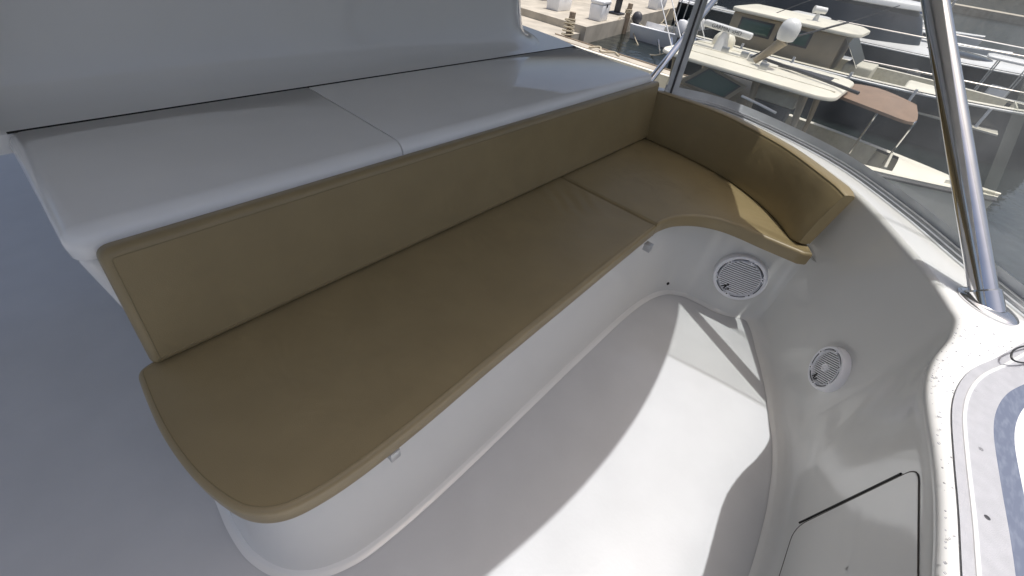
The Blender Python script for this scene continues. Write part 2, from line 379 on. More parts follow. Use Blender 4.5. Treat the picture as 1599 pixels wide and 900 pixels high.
coam = root('coaming', (1.9, -1.5, WZ), 'white moulded side coaming curving round the seating with a wide wet ledge', 'boat side', [wall, top, bd, band, nons, hd]+scr)
for g_ in (gk, gk2): g_.parent = hd
# water beads on the ledge
bm = bmesh.new()
for k in range(330):
    i = random.randint(9*NS, 17*NS); o = random.uniform(-.004, .15); p = Toff(i, max(o, .012), .0015)
    r = random.choice([.0010, .0014, .0018, .0026])*random.uniform(.7, 1.2)
    bmesh.ops.create_icosphere(bm, subdivisions=1, radius=r, matrix=Matrix.Translation(p)@Matrix.Diagonal((1, 1, .55, 1)))
me = bpy.data.meshes.new('water_drops'); bm.to_mesh(me); bm.free()
wd = bpy.data.materials.new('water drops'); wd.use_nodes = True; pp = wd.node_tree.nodes['Principled BSDF']
pp.inputs['Transmission Weight'].default_value = 1; pp.inputs['Roughness'].default_value = 0; pp.inputs['IOR'].default_value = 1.33
dr = link('water_drops', me, wd); dr['kind'] = 'stuff'; keep(dr, coam)
# black cord lying on the ledge
cp = [at(1640, 560, CZ+.01), at(1610, 566, CZ+.012), at(1592, 566, CZ+.02), at(1580, 560, CZ+.03), at(1582, 548, CZ+.035), at(1598, 541, CZ+.03), at(1630, 536, CZ+.02), at(1680, 535, CZ+.004)]
tag(tube('cord_loop', catmull(cp, 6), .0022, M['black'], n=8), 'thin black cord looped on the white ledge by the raised bead', 'cord')
# ------------------------------------------------------------------ console behind the bench
bm = bmesh.new()
def lid(name, x0, x1, left):
    bm = bmesh.new(); bmesh.ops.create_cube(bm, size=1)
    a = Vector((x0, .088, .285)); b = Vector((x1, .690, .356))
    for v in bm.verts: v.co = Vector(((v.co.x+.5)*(b.x-a.x)+a.x, (v.co.y+.5)*(b.y-a.y)+a.y, (v.co.z+.5)*(b.z-a.z)+a.z))
    ex = x0 if left else x1
    E = []
    for e in bm.edges:
        c = (e.verts[0].co+e.verts[1].co)/2
        tf = abs(c.y-a.y) < 1e-5 and abs(c.z-b.z) < 1e-5
        te = abs(c.x-ex) < 1e-5 and abs(c.z-b.z) < 1e-5
        ve = abs(c.x-ex) < 1e-5 and abs(c.y-a.y) < 1e-5
        if tf or te or ve: E.append(e)
    bmesh.ops.bevel(bm, geom=E, offset=.042, segments=8, profile=.5, affect='EDGES')
    sm = [e for e in bm.edges if e.is_manifold and e.calc_face_angle() > 1.0]
    bmesh.ops.bevel(bm, geom=sm, offset=.003, segments=2, profile=.5, affect='EDGES')
    bmesh.ops.recalc_face_normals(bm, faces=bm.faces)
    me = bpy.data.meshes.new(name); bm.to_mesh(me); bm.free(); return link(name, me, M['gel_lid'])
l1 = lid('lid', -.012, .8385, True); l2 = lid('lid', .8425, 2.63, False)
cab = box('cabinet', (-.006, .094, ZF-.02), (2.60, 1.85, .300), M['gel'], bev=.03, seg=4)
for v in cab.data.vertices:
    if v.co.z < 0 and v.co.x < .5: v.co.x += .07
core = box('dark_gap_core', (.05, .13, .20), (2.55, .70, .345), M['gap'])
# rear deck strip + bulkhead with cove
rear = [(-.16, 1.9), (-.16, 1.3), (-.16, .80), (-.15, .72), (-.10, .700), (.6, .700), (1.4, .700), (2.05, .700), (2.28, .735), (2.48, .86), (2.62, 1.05), (2.72, 1.35), (2.76, 1.9)]
rc = catmull([(x, y, 0) for x, y in rear], 8); rn = normals2(rc)
rows = []
for o, z in [(.03, .29), (0, .30), (.0, .340), (.001, .350), (.006, .3535), (.02, .355), (.04, .358), (.07, .368), (.095, .385), (.115, .41), (.13, .45), (.145, .52), (.20, .80), (.26, 1.10), (.30, 1.16), (.36, 1.19), (.9, 1.20)]:
    rows.append([Vector((p.x+n.x*o, p.y+n.y*o, z)) for p, n in zip(rc, rn)])
bulk = grid('bulkhead', rows, M['gel'])
sg = tube('seam_gasket', [(-.0, .6955, .3545), (1.3, .6955, .3545), (2.64, .6955, .3545)], .0032, M['gap'], n=8)
deckp = pyd('end_deck', [(2.02, .695, .353), (2.66, .695, .353), (2.72, .90, .353), (2.83, 1.9, .353), (2.3, 1.9, .353)], [(0, 1, 2, 3, 4)], M['gel'], smooth=False)
endp = pyd('end_panel', [(2.63, .30, .345), (2.66, .695, .352), (2.72, .90, .352), (2.83, 1.9, .352), (2.83, 1.9, -1.2), (2.72, .9, -1.2), (2.66, .695, -1.2), (2.63, .3, -1.2)], [(0, 1, 6, 7), (1, 2, 5, 6), (2, 3, 4, 5)], M['gel'], smooth=False)
l1['label'] = 'shorter white hatch lid at the rounded end'; l2['label'] = 'longer white hatch lid with sky reflections'
root('console', (1.3, .5, ZF), 'tall white gelcoat console with two hatch lids behind the tan backrest', 'console', [l1, l2, cab, core, bulk, sg, deckp, endp])
# ------------------------------------------------------------------ cushions
def inset_ring(P, N, d): return [Vector((p.x+n.x*d, p.y+n.y*d, 0)) for p, n in zip(P, N)]
def area2(P): return sum(P[i].x*P[(i+1) % len(P)].y-P[(i+1) % len(P)].x*P[i].y for i in range(len(P)))/2
def pad(name, P, thick, r, m, mtx=Matrix(), crown=.006, seam=True, bands=6):
    """flat cushion: closed outline P (z=0 is the top), rounded edges, crowned top; returns [body, piping]"""
    if area2(P) < 0: P = P[::-1]
    N = normals2(P, True)                   # left normal of a counter-clockwise outline points inside
    rows = []
    prof = [(r*.8, -thick), (.3*r, -thick+.15*r), (0, -thick+r*.8)]
    prof += [(0, -r)]+[(r*(1-math.cos(a)), -r*(1-math.sin(a))) for a in [math.pi/2*k/6 for k in range(1, 7)]]
    for d, z in prof: rows.append([mtx@Vector((q.x, q.y, z)) for q in inset_ring(P, N, d)])
    nc = len(P); V = [p for rr in rows for p in rr]; Fc = []
    for i in range(len(rows)-1):
        for j in range(nc): k = (j+1) % nc; Fc.append((i*nc+j, i*nc+k, (i+1)*nc+k, (i+1)*nc+j))
    last = (len(rows)-1)*nc
    for tri in tessellate_polygon([inset_ring(P, N, r*.8)]): Fc.append(tuple(tri))
    for tri in tessellate_polygon([inset_ring(P, N, r)]): Fc.append(tuple(last+j for j in tri))
    body = pyd(name, V, Fc, m)
    out = [body]
    if seam:
        ring = [mtx@Vector((q.x, q.y, -.0005)) for q in inset_ring(P, N, r*.95)]
        t = tube('piping', ring+[ring[0]], .0016, M['thread'], n=6, caps=False); out.append(t)
    return out
def cushion(name, label, parts, loc):
    return root(name, loc, label, 'cushion', parts)
def closed_curve(P, n): 
    P = [Vector((x, y, 0)) for x, y in P]; out = []; L = len(P)
    for i in range(L):
        p0, p1, p2, p3 = P[i-1], P[i], P[(i+1) % L], P[(i+2) % L]
        for k in range(n):
            t = k/n; out.append(.5*((2*p1)+(p2-p0)*t+(2*p0-5*p1+4*p2-p3)*t*t+(3*p1-p0-3*p2+p3)*t**3))
    return out
def poly_round(P, rads, n=6):
    P = [Vector((x, y, 0)) for x, y in P]; out = []
    for i, p in enumerate(P):
        a, b = P[i-1], P[(i+1) % len(P)]; r = rads[i]
        if r <= 0: out.append(p); continue
        pa = p+(a-p).normalized()*r; pb = p+(b-p).normalized()*r
        out += [pa.lerp(p, t).lerp(p.lerp(pb, t), t) for t in [k/n for k in range(n+1)]]
    return out
# long seat cushion
S1 = [Vector((1.728, .035, 0)), Vector((1.728, -.525, 0))]
edge = catmull([(1.728, -.528, 0), (1.2, -.540, 0), (.683, -.552, 0), (.40, -.562, 0), (.22, -.562, 0), (.11, -.550, 0), (.045, -.527, 0), (.0, -.480, 0), (-.028, -.403, 0), (-.045, -.313, 0), (-.053, -.183, 0), (-.046, -.03, 0), (-.036, .02, 0), (.0, .037, 0)], 7)
S1 = [Vector((1.728, .037, 0))]+edge
def dense(P, d=.05):
    out = []
    for i, p in enumerate(P):
        q = P[(i+1) % len(P)]; n = max(1, int((q-p).length/d)); out += [p.lerp(q, k/n) for k in range(n)]
    return out
cushion('seat_cushion', 'long tan vinyl seat cushion with rounded outer end in front of the straight backrest', pad('seat_cover', dense(S1), .066, .014, M['tanvinyl']), (.8, -.25, -.066))
inner2 = catmull([(1.733, -.527, 0), (1.80, -.531, 0), (1.895, -.558, 0), (1.985, -.622, 0), (2.045, -.71, 0), (2.068, -.80, 0), (2.075, -.92, 0), (2.09, -1.075, 0)], 7)
outer2 = catmull([(2.115, -1.105, 0), (2.19, -1.06, 0), (2.33, -.90, 0), (2.49, -.70, 0), (2.57, -.50, 0), (2.62, -.25, 0), (2.64, .037, 0)], 7)
S2 = [Vector((1.733, .037, 0))]+inner2+outer2
cushion('corner_seat_cushion', 'tan vinyl corner seat cushion with curved inner edge partly in sun', pad('seat_cover', dense(S2, .04), .066, .014, M['tanvinyl']), (2.2, -.3, -.066))
# long backrest : rounded rectangle in its own leaning plane
H = .322; lean = .046
L = 2.632
PB = poly_round([(-.005, 0), (L, 0), (L, H), (.028, H)], [.02, .01, .012, .03])
ang = math.atan2(H, lean)
ux = Vector((1, 0, 0)); uv = Vector((0, lean, H)).normalized(); un = ux.cross(uv)       # outward normal faces -y
mb = Matrix(((ux.x, uv.x, un.x, 0), (ux.y, uv.y, un.y, 0.0), (ux.z, uv.z, un.z, .004), (0, 0, 0, 1)))
cushion('backrest_cushion', 'long straight tan vinyl backrest cushion below the white console lids', pad('back_cover', dense(PB), .056, .02, M['tanvinyl'], mb, crown=.004), (1.3, .03, 0))
# curved side backrest
fb = catmull([(2.60, .05, 0), (2.575, -.20, 0), (2.535, -.42, 0), (2.46, -.63, 0), (2.31, -.85, 0), (2.115, -1.02, 0)], 10)
ft = catmull([(2.62, .05, .27), (2.635, -.20, .27), (2.612, -.40, .27), (2.50, -.66, .27), (2.39, -.82, .27), (2.165, -1.06, .27)], 10)
nbk = normals2(fb); rows = []; nS = len(fb)
for i in range(nS):
    n = nbk[i]; n = n if n.x > 0 else -n; n3 = Vector((n.x, n.y, 0)); b, t = fb[i], ft[i]; th = .075; r = .014
    e = 0
    if i >= nS-3: e = [.0, .004, .012][i-(nS-3)]
    sec = []
    up = (t-b).normalized()
    def P_(u, d): return b+up*u+n3*d
    hh = (t-b).length
    for a in range(5): x = math.pi/2*a/4; sec.append(P_(r*(1-math.sin(x))+e, r*(1-math.cos(x))+e) if False else P_(e+r-r*math.sin(x)*1.0, e+r-r*math.cos(x)) if False else P_(e+r*(1-math.sin(x)), e+r*math.sin(x)*0+r*(1-math.cos(math.pi/2-x))))
    sec = [P_(e+r, e+0), P_(hh*.25, e-.004), P_(hh*.5, e-.007), P_(hh*.75, e-.004), P_(hh-r*1.2-e, e), P_(hh-r*.35-e, e+r*.3), P_(hh-e, e+r), P_(hh-e, th*.6), P_(hh-r*.3-e, th-r*.3-e), P_(hh-r-e, th-e), P_(r, th-e), P_(e+r*.3, th-r*.3-e), P_(e, th-r-e), P_(e, r+e), P_(e+r*.3, e+r*.3)]
    rows.append(sec)
sb = grid('back_cover', rows, M['tanvinyl'], closed=True, caps=True)
seamt = tube('piping', [r[5]+Vector((-.0005, 0, .0005)) for r in rows], .0016, M['thread'], n=6)
seame = tube('piping', [rows[-1][k] for k in (0, 1, 2, 3, 4, 5)], .0016, M['thread'], n=6)
cushion('side_backrest_cushion', 'curved tan vinyl side backrest cushion with sunlit top edge and end', [sb, seamt, seame], (2.5, -.5, 0))
# ------------------------------------------------------------------ speakers
def speaker(px, py, dia, label, tweeter, nsl, spin, target_bvh):
    loc, nrm, idx, d = target_bvh.ray_cast(CAM, ray(px, py).normalized())
    if nrm.dot(CAM-loc) < 0: nrm = -nrm
    # average normal over a small neighbourhood
    acc = Vector()
    for a in range(8):
        l2, n2, _, _ = target_bvh.ray_cast(CAM, ray(px+28*math.cos(a*.785), py+28*math.sin(a*.785)).normalized())
        if n2 is not None: acc += n2 if n2.dot(nrm) > 0 else -n2
    nrm = (nrm+acc).normalized(); loc = loc+nrm*.010
    zx = Vector((0, 0, 1)); ax = zx.cross(nrm).normalized(); ay = nrm.cross(ax)
    R = Matrix((ax, ay, nrm)).transposed().to_4x4(); Mx = Matrix.Translation(loc)@R@Matrix.Rotation(spin, 4, 'Z')
    r = dia/2
    e = empty('speaker', loc, label, 'speaker', None)
    parts = []
    prof = [(r*.995, -.035), (r, .002), (r*.985, .012), (r*.95, .019), (r*.90, .021), (r*.84, .019), (r*.80, .012), (r*.785, .002)]
    rows = [[Mx@Vector((q*math.cos(2*math.pi*k/64), q*math.sin(2*math.pi*k/64), z)) for k in range(64)] for q, z in prof]
    parts.append(grid('bezel', rows, M['speaker'], closed=True))
    rows = [[Mx@Vector((q*math.cos(2*math.pi*k/48), q*math.sin(2*math.pi*k/48), z)) for k in range(48)] for q, z in [(r*.79, .003), (r*.5, -.0), (.001, -.001)]]
    parts.append(grid('cavity', rows, M['spk_dark'], closed=True))
    rg = r*.73
    rows = [[Mx@Vector((q*math.cos(2*math.pi*k/64), q*math.sin(2*math.pi*k/64), z)) for k in range(64)] for q, z in [(r*.775, .004), (r*.77, .016), (r*.745, .020), (rg, .017), (rg*.99, .006)]]
    parts.append(grid('grille_ring', rows, M['speaker'], closed=True))
    for k in range(nsl):
        y = -rg+2*rg*(k+.5)/nsl; hx = math.sqrt(max(0, rg*rg-y*y)); 
        if hx < .01: continue
        dome = .004*(1-(y/rg)**2)
        wd_ = 2*rg/nsl*.34
        pts = [Mx@Vector((hx*t, y, .011+dome*(1-t*t)+.002)) for t in (-1, -.6, -.2, .2, .6, 1)]
        parts.append(tube('slat', pts, wd_, M['speaker'], n=6))
    for k in range(6):
        a = 2*math.pi*k/6+.35
        c = Vector((r*.80*math.cos(a), r*.80*math.sin(a), 0)); 
        lug = tube('lug', [Mx@(c+Vector((0, 0, .008))), Mx@(c+Vector((0, 0, .0205))), Mx@(c+Vector((0, 0, .022)))], [r*.075, r*.07, r*.055], M['speaker'], n=12); parts.append(lug)
        parts.append(tube('screw', [Mx@(c+Vector((0, 0, .02))), Mx@(c+Vector((0, 0, .0232)))], r*.028, M['dgrey'], n=10))
    for k in range(6):                                   # dark slots between bezel and grille
        a0 = 2*math.pi*k/6+.35+.2; a1 = a0+.65
        arc = [Mx@Vector((r*.822*math.cos(a0+(a1-a0)*j/8), r*.822*math.sin(a0+(a1-a0)*j/8), .0178)) for j in range(9)]
        parts.append(tube('slot', arc, r*.016, M['spk_dark'], n=6))
    if tweeter:
        rows = [[Mx@Vector((q*math.cos(2*math.pi*k/24), q*math.sin(2*math.pi*k/24), z)) for k in range(24)] for q, z in [(r*.17, .010), (r*.17, .021), (r*.14, .023), (r*.11, .020), (r*.09, .018), (r*.04, .022), (.0005, .023)]]
        parts.append(grid('tweeter', rows, M['speaker'], closed=True))
    # small dark emblem, low on the grille
    c0 = Vector((-rg*.42, -rg*.72, .0165)); s = r*.17
    for (x0, y0, x1, y1) in [(-.9, -.35, .5, .75), (-.2, -.7, .25, .75), (.25, -.75, .95, -.3)]:
        parts.append(tube('emblem', [Mx@(c0+Vector((x0*s, y0*s, 0))), Mx@(c0+Vector((x1*s, y1*s, .001)))], s*.16, M['black'], n=6))
    for p in parts: keep(p, e)
    return e
speaker(1155, 432, .255, 'large round white speaker in the bench end below the corner seat cushion', False, 17, .0, bvh_b)
speaker(1299, 578, .190, 'smaller round white speaker with centre tweeter on the curved side wall', True, 17, .55, bvh_w)
# ------------------------------------------------------------------ stainless poles
pb = at(1540, 478, CZ); pt = CAM+ray(1460, 0)*1.33; pdv = (pt-pb); ptop = pb+pdv*((1.47-CZ)/pdv.z)
pole = tube('tube', [pb-pdv.normalized()*.03, pb.lerp(ptop, .5), ptop], .032, M['steel'], n=28)
ax = Vector((pdv.x, pdv.y, 0)).normalized(); ay = Vector((-ax.y, ax.x, 0))
rows = []
for s_, z in [(1.0, .001), (1.0, .005), (.93, .009), (.75, .012), (.3, .014)]:
    rows.append([pb+ax*(.082*s_*math.cos(a)*(1 if s_ > .7 else .75))+ay*(.058*s_*math.sin(a))+Vector((0, 0, z))+pdv.normalized()*max(0, z-.012)*.8 for a in [2*math.pi*k/36 for k in range(36)]])
colr = tube('collar', [pb-pdv.normalized()*.02, pb+pdv.normalized()*.045, pb+pdv.normalized()*.05], [.039, .038, .0335], M['steel'], n=28)
fl = grid('base_flange', rows, M['steel'], closed=True, caps=True)
fs = []
for sx, sy in [(.8, 0), (-.8, 0), (0, .78), (0, -.78)]:
    c = pb+ax*.072*sx+ay*.05*sy+Vector((0, 0, .006)); fs.append(tube('bolt', [c, c+Vector((0, 0, .005))], [.006, .004], M['steel'], n=10))
root('support_pole', pb, 'thick polished stainless pole rising from an oval base on the coaming', 'pole', [pole, fl, colr]+fs)
qb = at(1000, 145, CZ+.0); qt = CAM+ray(1116, 0)*2.9; qd = qt-qb; qtop = qb+qd*((1.47-qb.z)/qd.z)
q1 = tube('tube', [qb, qtop], .021, M['steel'], n=20)
q2 = tube('base_collar', [qb-qd.normalized()*.02, qb+qd.normalized()*.03], [.03, .028], M['steel'], n=20)
root('slanted_brace', qb, 'thinner slanted stainless tube rising from the corner of the console', 'pole', [q1, q2])
# ------------------------------------------------------------------ curtain: bottom track, border, clear panels
botpx = [(1035, 147), (1125, 168), (1225, 210), (1325, 263), (1425, 335), (1510, 405), (1575, 458)]
cb = [at(px, py, CZ) for px, py in botpx]+[Vector((1.74, -1.74, CZ))]
ct = [Vector((3.64, .42, 1.46)), Vector((3.46, .0, 1.46)), Vector((3.12, -.40, 1.46)), Vector((2.72, -.74, 1.46)), Vector((2.36, -.94, 1.46)), Vector((2.10, -1.05, 1.46)), Vector((1.93, -1.10, 1.46)), Vector((1.80, -1.13, 1.46))]
CB = catmull(cb, 8); CT = catmull(ct, 8); cnn = normals2(CB); cnn = [n if n.x-n.y > 0 else -n for n in cnn]
def cpt(i, f): return CB[i].lerp(CT[i], f)+Vector((cnn[i].x, cnn[i].y, 0))*(.05*math.sin(math.pi*f))
panel = grid('clear_panel', [[cpt(i, f)+Vector((0, 0, .012)) for i in range(len(CB))] for f in [.025, .1, .2, .3, .4, .5, .6, .7, .8, .9, 1]], M['vinyl'])
border = grid('bottom_border', [[cpt(i, f)+Vector((0, 0, .010))-Vector((cnn[i].x, cnn[i].y, 0))*.004 for i in range(len(CB))] for f in [0, .01, .02, .03]], M['border'])
track = []
for o, h, r_ in [(-.045, .007, .008), (-.012, .006, .010), (.022, .007, .008)]:
    track.append(tube('track_rail', [CB[i]+Vector((cnn[i].x*o, cnn[i].y*o, h)) for i in range(len(CB))], r_, M['alu'], n=8))
flap = grid('track_flap', [[CB[i]+Vector((cnn[i].x*o, cnn[i].y*o, h)) for i in range(len(CB))] for o, h in [(-.062, .002), (-.05, .005), (.05, .005), (.06, .002)]], M['border'])
def strip(name, i0, f0, i1, f1, wdt, m, lift=.004):
    a = [cpt(i0, f0+(f1-f0)*k/12) + (cpt(i1, f0+(f1-f0)*k/12)-cpt(i0, f0+(f1-f0)*k/12))*(k/12) for k in range(13)]
    side = (CB[min(i0+3, len(CB)-1)]-CB[max(i0-3, 0)]).normalized(); n3 = Vector((-cnn[i0].x, -cnn[i0].y, .3))*lift
    return grid(name, [[p-side*wdt/2+n3+Vector((0, 0, .012)) for p in a], [p+n3*1.3+Vector((0, 0, .012)) for p in a], [p+side*wdt/2+n3+Vector((0, 0, .012)) for p in a]], m)
st = [strip('side_border', 1, .0, 1, 1, .07, M['border']), strip('edge_binding', len(CB)-2, 0, len(CB)-2, 1, .004, M['border'])]
zp = strip('zipper', 1, .0, 1, 1, .012, M['dgrey'], .009)
seam_s = strip('panel_seam', 39, .03, 34, 1, .05, M['vinyl'], .005)
root('clear_curtain', CB[30], 'clear vinyl side curtain with grey borders fixed to a track along the coaming', 'curtain', [panel, border, flap, zp, seam_s]+track+st)
# ------------------------------------------------------------------ hardtop overhead (shades the seating)
he = [(-1.75, -.70), (-1.0, -.82), (-.3, -.96), (.2, -1.075), (.594, -1.155), (.95, -1.205), (1.30, -1.212), (1.62, -1.18), (1.93, -1.112), (2.25, -1.0), (2.72, -.74), (3.12, -.38), (3.46, .02), (3.66, .45), (3.8, 1.2), (3.8, 4.0)]
hc_ = catmull([(x, y, 0) for x, y in he], 6)+[Vector((-1.75, 4, 0))]
rows = []
hn = normals2(hc_, True)
sgn = 1 if area2(hc_) > 0 else -1
for d, z in [(.06, 1.47), (.0, 1.49), (0, 1.53), (.08, 1.57), (.4, 1.60)]:
    rows.append([Vector((p.x+n.x*d*sgn, p.y+n.y*d*sgn, z)) for p, n in zip(hc_, hn)])
hl = pyd('headliner', [Vector((p.x+n.x*.07*sgn, p.y+n.y*.07*sgn, 1.466)) for p, n in zip(hc_, hn)], [tuple(range(len(hc_)))], M['headliner'], smooth=False)
ht = grid('roof_shell', rows, M['gel'], closed=True, caps=True)
hp = [tube('rear_post', [(x, 3.6, ZF), (x, 3.7, 1.5)], .03, M['steel'], n=12) for x in (-1.5, 3.4)]
root('hardtop', (0, 3.6, ZF), 'white hardtop roof over the flybridge seating', 'roof', [ht, hl]+hp)
bpy.context.view_layer.update()
# ================================================================== marina
def cable(name, a, b, sag, r, m, n=14):
    a, b = Vector(a), Vector(b)
    pts = [a.lerp(b, k/n)-Vector((0, 0, sag*4*(k/n)*(1-k/n))) for k in range(n+1)]
    return tube(name, pts, r, m, n=6)
DZ = -3.0
def prism(name, P, z0, z1, m):
    n = len(P); V = [(x, y, z0) for x, y in P]+[(x, y, z1) for x, y in P]
    return pyd(name, V, [tuple(range(n))[::-1], tuple(range(n, 2*n))]+[(k, (k+1) % n, n+(k+1) % n, n+k) for k in range(n)], m, smooth=False)
struct(prism('main_dock', [(21.3, 12.6), (36, 14.8), (120, 27), (120, 50), (21.3, 50)], DZ-1.0, DZ, M['concrete']))
struct(prism('side_dock', [(8, 12.9), (21.28, 12.9), (21.28, 34), (8, 34)], DZ-1.0, DZ-.35, M['concrete']))
fp = struct(box('finger_pier', (18.0, 4.0, -3.6), (19.1, 12.85, -3.22), M['concrete'], bev=.02))
for k in range(2): keep(tube('edge_rail', [(18.12+k*.86, 4.1, -3.2), (18.12+k*.86, 12.8, -3.2)], .035, M['wood'], n=6), fp)
struct(box('far_pier', (28.6, -3, -3.6), (29.7, 12.4, -3.2), M['concrete'], bev=.02))
struct(box('far_quay', (140, -160, -4.5), (150, 160, -2.6), M['concrete']))
# dock boxes
def dock_box(p, w_, d_, h_, rz, label):
    e = empty('dock_box', p, label, 'dock box', 'white dock boxes on the dock')
    mx = Matrix.Rotation(rz, 4, 'Z')
    b = box('body', (-w_/2*.9, -d_/2*.9, 0), (w_/2*.9, d_/2*.9, h_*.8), M['bwhite'], e, bev=.04, mtx=mx)
    for v in b.data.vertices:
        if v.co.z > h_*.5: v.co.x *= 1.08; v.co.y *= 1.08
    box('lid', (-w_/2, -d_/2, h_*.8), (w_/2, d_/2, h_), M['bwhite'], e, bev=.06, seg=3, mtx=mx)
    box('latch', (-.06, -d_/2-.03, h_*.68), (.06, -d_/2-.002, h_*.84), M['dgrey'], e, mtx=mx)
    return e
dock_box(at(933, 31, DZ), 1.1, .8, .95, .15, 'white dock box with grey stain beside the coiled lines on the dock')
dock_box(at(1024, 14, DZ), 1.5, .8, .9, .05, 'wide white dock box further along the dock near the dark hanging fender')
dock_box(at(872, 15, DZ), 1.6, .9, 1.0, .1, 'white dock box set back from the dock edge by the dark hulls')
# dark engines / equipment on the dock
e = empty('covered_outboard', at(962, 22, DZ), 'black covered outboard engine on a stand beside the white dock box', 'engine')
def lobe(name, c, r, m, parent, n=14):
    rows = [[Vector((c[0]+r[0]*math.cos(2*math.pi*k/n)*math.sin(t), c[1]+r[1]*math.sin(2*math.pi*k/n)*math.sin(t), c[2]+r[2]*math.cos(t))) for k in range(n)] for t in [math.pi*(j+.02)/8*.995 for j in range(9)]]
    return grid(name, rows, m, parent, closed=True, caps=True)
lobe('cowl', (0, 0, 1.15), (.42, .55, .42), M['navy'], e); box('leg', (-.12, -.2, .1), (.12, .15, .9), M['dgrey'], e, bev=.03); box('stand', (-.4, -.4, 0), (.4, .4, .1), M['dgrey'], e, bev=.02)
# pilings and lines
for i, (x, y, lab) in enumerate([(*at(979, 29, DZ)[:2], 'timber mooring pile at the dock edge wrapped with pale ropes'), (19.55, 12.4, 'timber mooring pile at the landward end of the finger pier'), (35.8, 9.0, 'timber mooring pile standing beside the far pier')]):
    e = empty('mooring_pile', (x, y, WZ-1), lab, 'pile', 'timber mooring piles')
    tube('shaft', [(0, 0, 0), (0, 0, 1.8), (.03, 0, 2.55)], [.17, .16, .15], M['wood'], e, n=12)
    for k in range(3): 
        ring = [(.19*math.cos(a), .19*math.sin(a), 2.1+k*.07+.02*math.sin(a*2)) for a in [2*math.pi*j/12 for j in range(13)]]
        tube('rope_wrap', ring, .03, M['rope'], e, n=6)
lines = [(at(903, 41, -3.1), at(968, 27, DZ+.1), .55), (at(903, 40, -3.1), at(970, 27, DZ+.1), .95), (at(984, 26, DZ+.1), at(1046, 80, -3.1), .9), (at(986, 24, DZ+.1), at(1036, 48, -3.3), .25), (at(1046, 14, DZ), at(1030, 34, -3.3), .4), (at(1052, 18, DZ), at(1075, 40, -3.0), .5)]
for i, (a, b, s) in enumerate(lines):
    lab = ['slack pale mooring line drooping along the dock face', 'second slack mooring line drooping lower along the dock face', 'long pale mooring line from the wrapped pile down to the finger pier boat', 'short mooring line from the wrapped pile towards the far boats', 'mooring line hanging from the dock edge beyond the wrapped pile', 'mooring line from the far pile across to the dock'][i]
    tag(cable('mooring_line', a, b, s, .028, M['rope']), lab, 'rope', 'mooring lines')
# coil of rope on the finger pier end
pts = [(19.3+.3*math.cos(a)*(1-.02*k), 12.3+.3*math.sin(a), -3.2+.012*k) for k, a in enumerate([j*.5 for j in range(60)])]
tag(tube('rope_coil', pts, .035, M['rope'], n=6), 'coiled pale rope on the landward end of the finger pier', 'rope')
tag(tube('yellow_line', catmull([(18.4, 10.4, -3.19), (18.7, 10.0, -3.1), (18.4, 9.7, -3.19), (18.8, 9.3, -3.15), (18.6, 8.9, -3.19)], 6), .04, M['rope'], n=6), 'tangled yellowish line lying on the finger pier', 'rope')
# ---------------------------------------------------------------- generic hull (bow towards -y)
def hull(prefix_parent, xc, hb, ys, yb, zg, zgb, m_out, m_deck, m_in, sole, cock0, cock1, rub=None, gun=.22):
    """ys stern y, yb bow y; zg/zgb gunwale heights stern/bow; open cockpit between cock0 and cock1 (y, cock0>cock1)"""
    secs = []
    ny = 28
    for k in range(ny+1):
        f = k/ny; y = ys+(yb-ys)*f
        wf = 1-max(0, (f-.45)/.55)**2.4; wf = max(wf, .02); z = zg+(zgb-zg)*f**2
        secs.append((y, hb*wf, z))
    P = prefix_parent
    rows = []
    for y, hw, z in secs:
        rows.append([Vector((xc-hw*.55, y, WZ-.4)), Vector((xc-hw*.85, y, WZ+.1)), Vector((xc-hw*.97, y, z-.35)), Vector((xc-hw, y, z-.02)), Vector((xc-hw, y, z)), Vector((xc-hw+min(gun, hw*.9), y, z+.01))])
    for s in (1, -1):
        rr = [[Vector((xc+(p.x-xc)*s, p.y, p.z)) for p in r] for r in rows]
        keep(grid('hull_side', rr, m_out), P)
        keep(grid('gunwale', [[Vector((r[4].x+(.012*s if False else -.012*s), r[4].y, r[4].z+.012)), Vector((xc+(rows[i][5].x-xc)*s, r[4].y, r[4].z+.018))] for i, r in enumerate(rr)], m_deck), P)
        inn = [[Vector((xc-s*(max(0, hw-gun)), y, z+.016)), Vector((xc-s*(max(0, hw-gun)), y, sole))] for y, hw, z in secs if cock1 <= y <= cock0]
        if len(inn) > 1: keep(grid('inner_liner', inn, m_in), P)
        if rub: keep(tube('rub_rail', [Vector((xc-s*(hw+.02), y, z-.06)) for y, hw, z in secs], .045, rub, n=6), P)
    fr = [(y, hw, z) for y, hw, z in secs if y <= cock1+.01]
    keep(grid('foredeck', [[Vector((xc-hw+min(gun, hw)*.9, y, z+.017)), Vector((xc-hw*.4, y, z+.07)), Vector((xc, y, z+.09)), Vector((xc+hw*.4, y, z+.07)), Vector((xc+hw-min(gun, hw)*.9, y, z+.017))] for y, hw, z in fr], m_deck), P)
    y, hw, z = min(secs, key=lambda s_: abs(s_[0]-cock1))
    keep(box('bulkhead', (xc-hw+gun, cock1-.05, sole), (xc+hw-gun, cock1, z+.05), m_in), P)
    keep(box('sole', (xc-hb+gun, cock1, sole-.05), (xc+hb-gun, cock0, sole), m_in), P)
    keep(box('transom', (xc-hb, ys-.05, WZ-.4), (xc+hb, ys+.05, zg), m_out), P)
    return secs
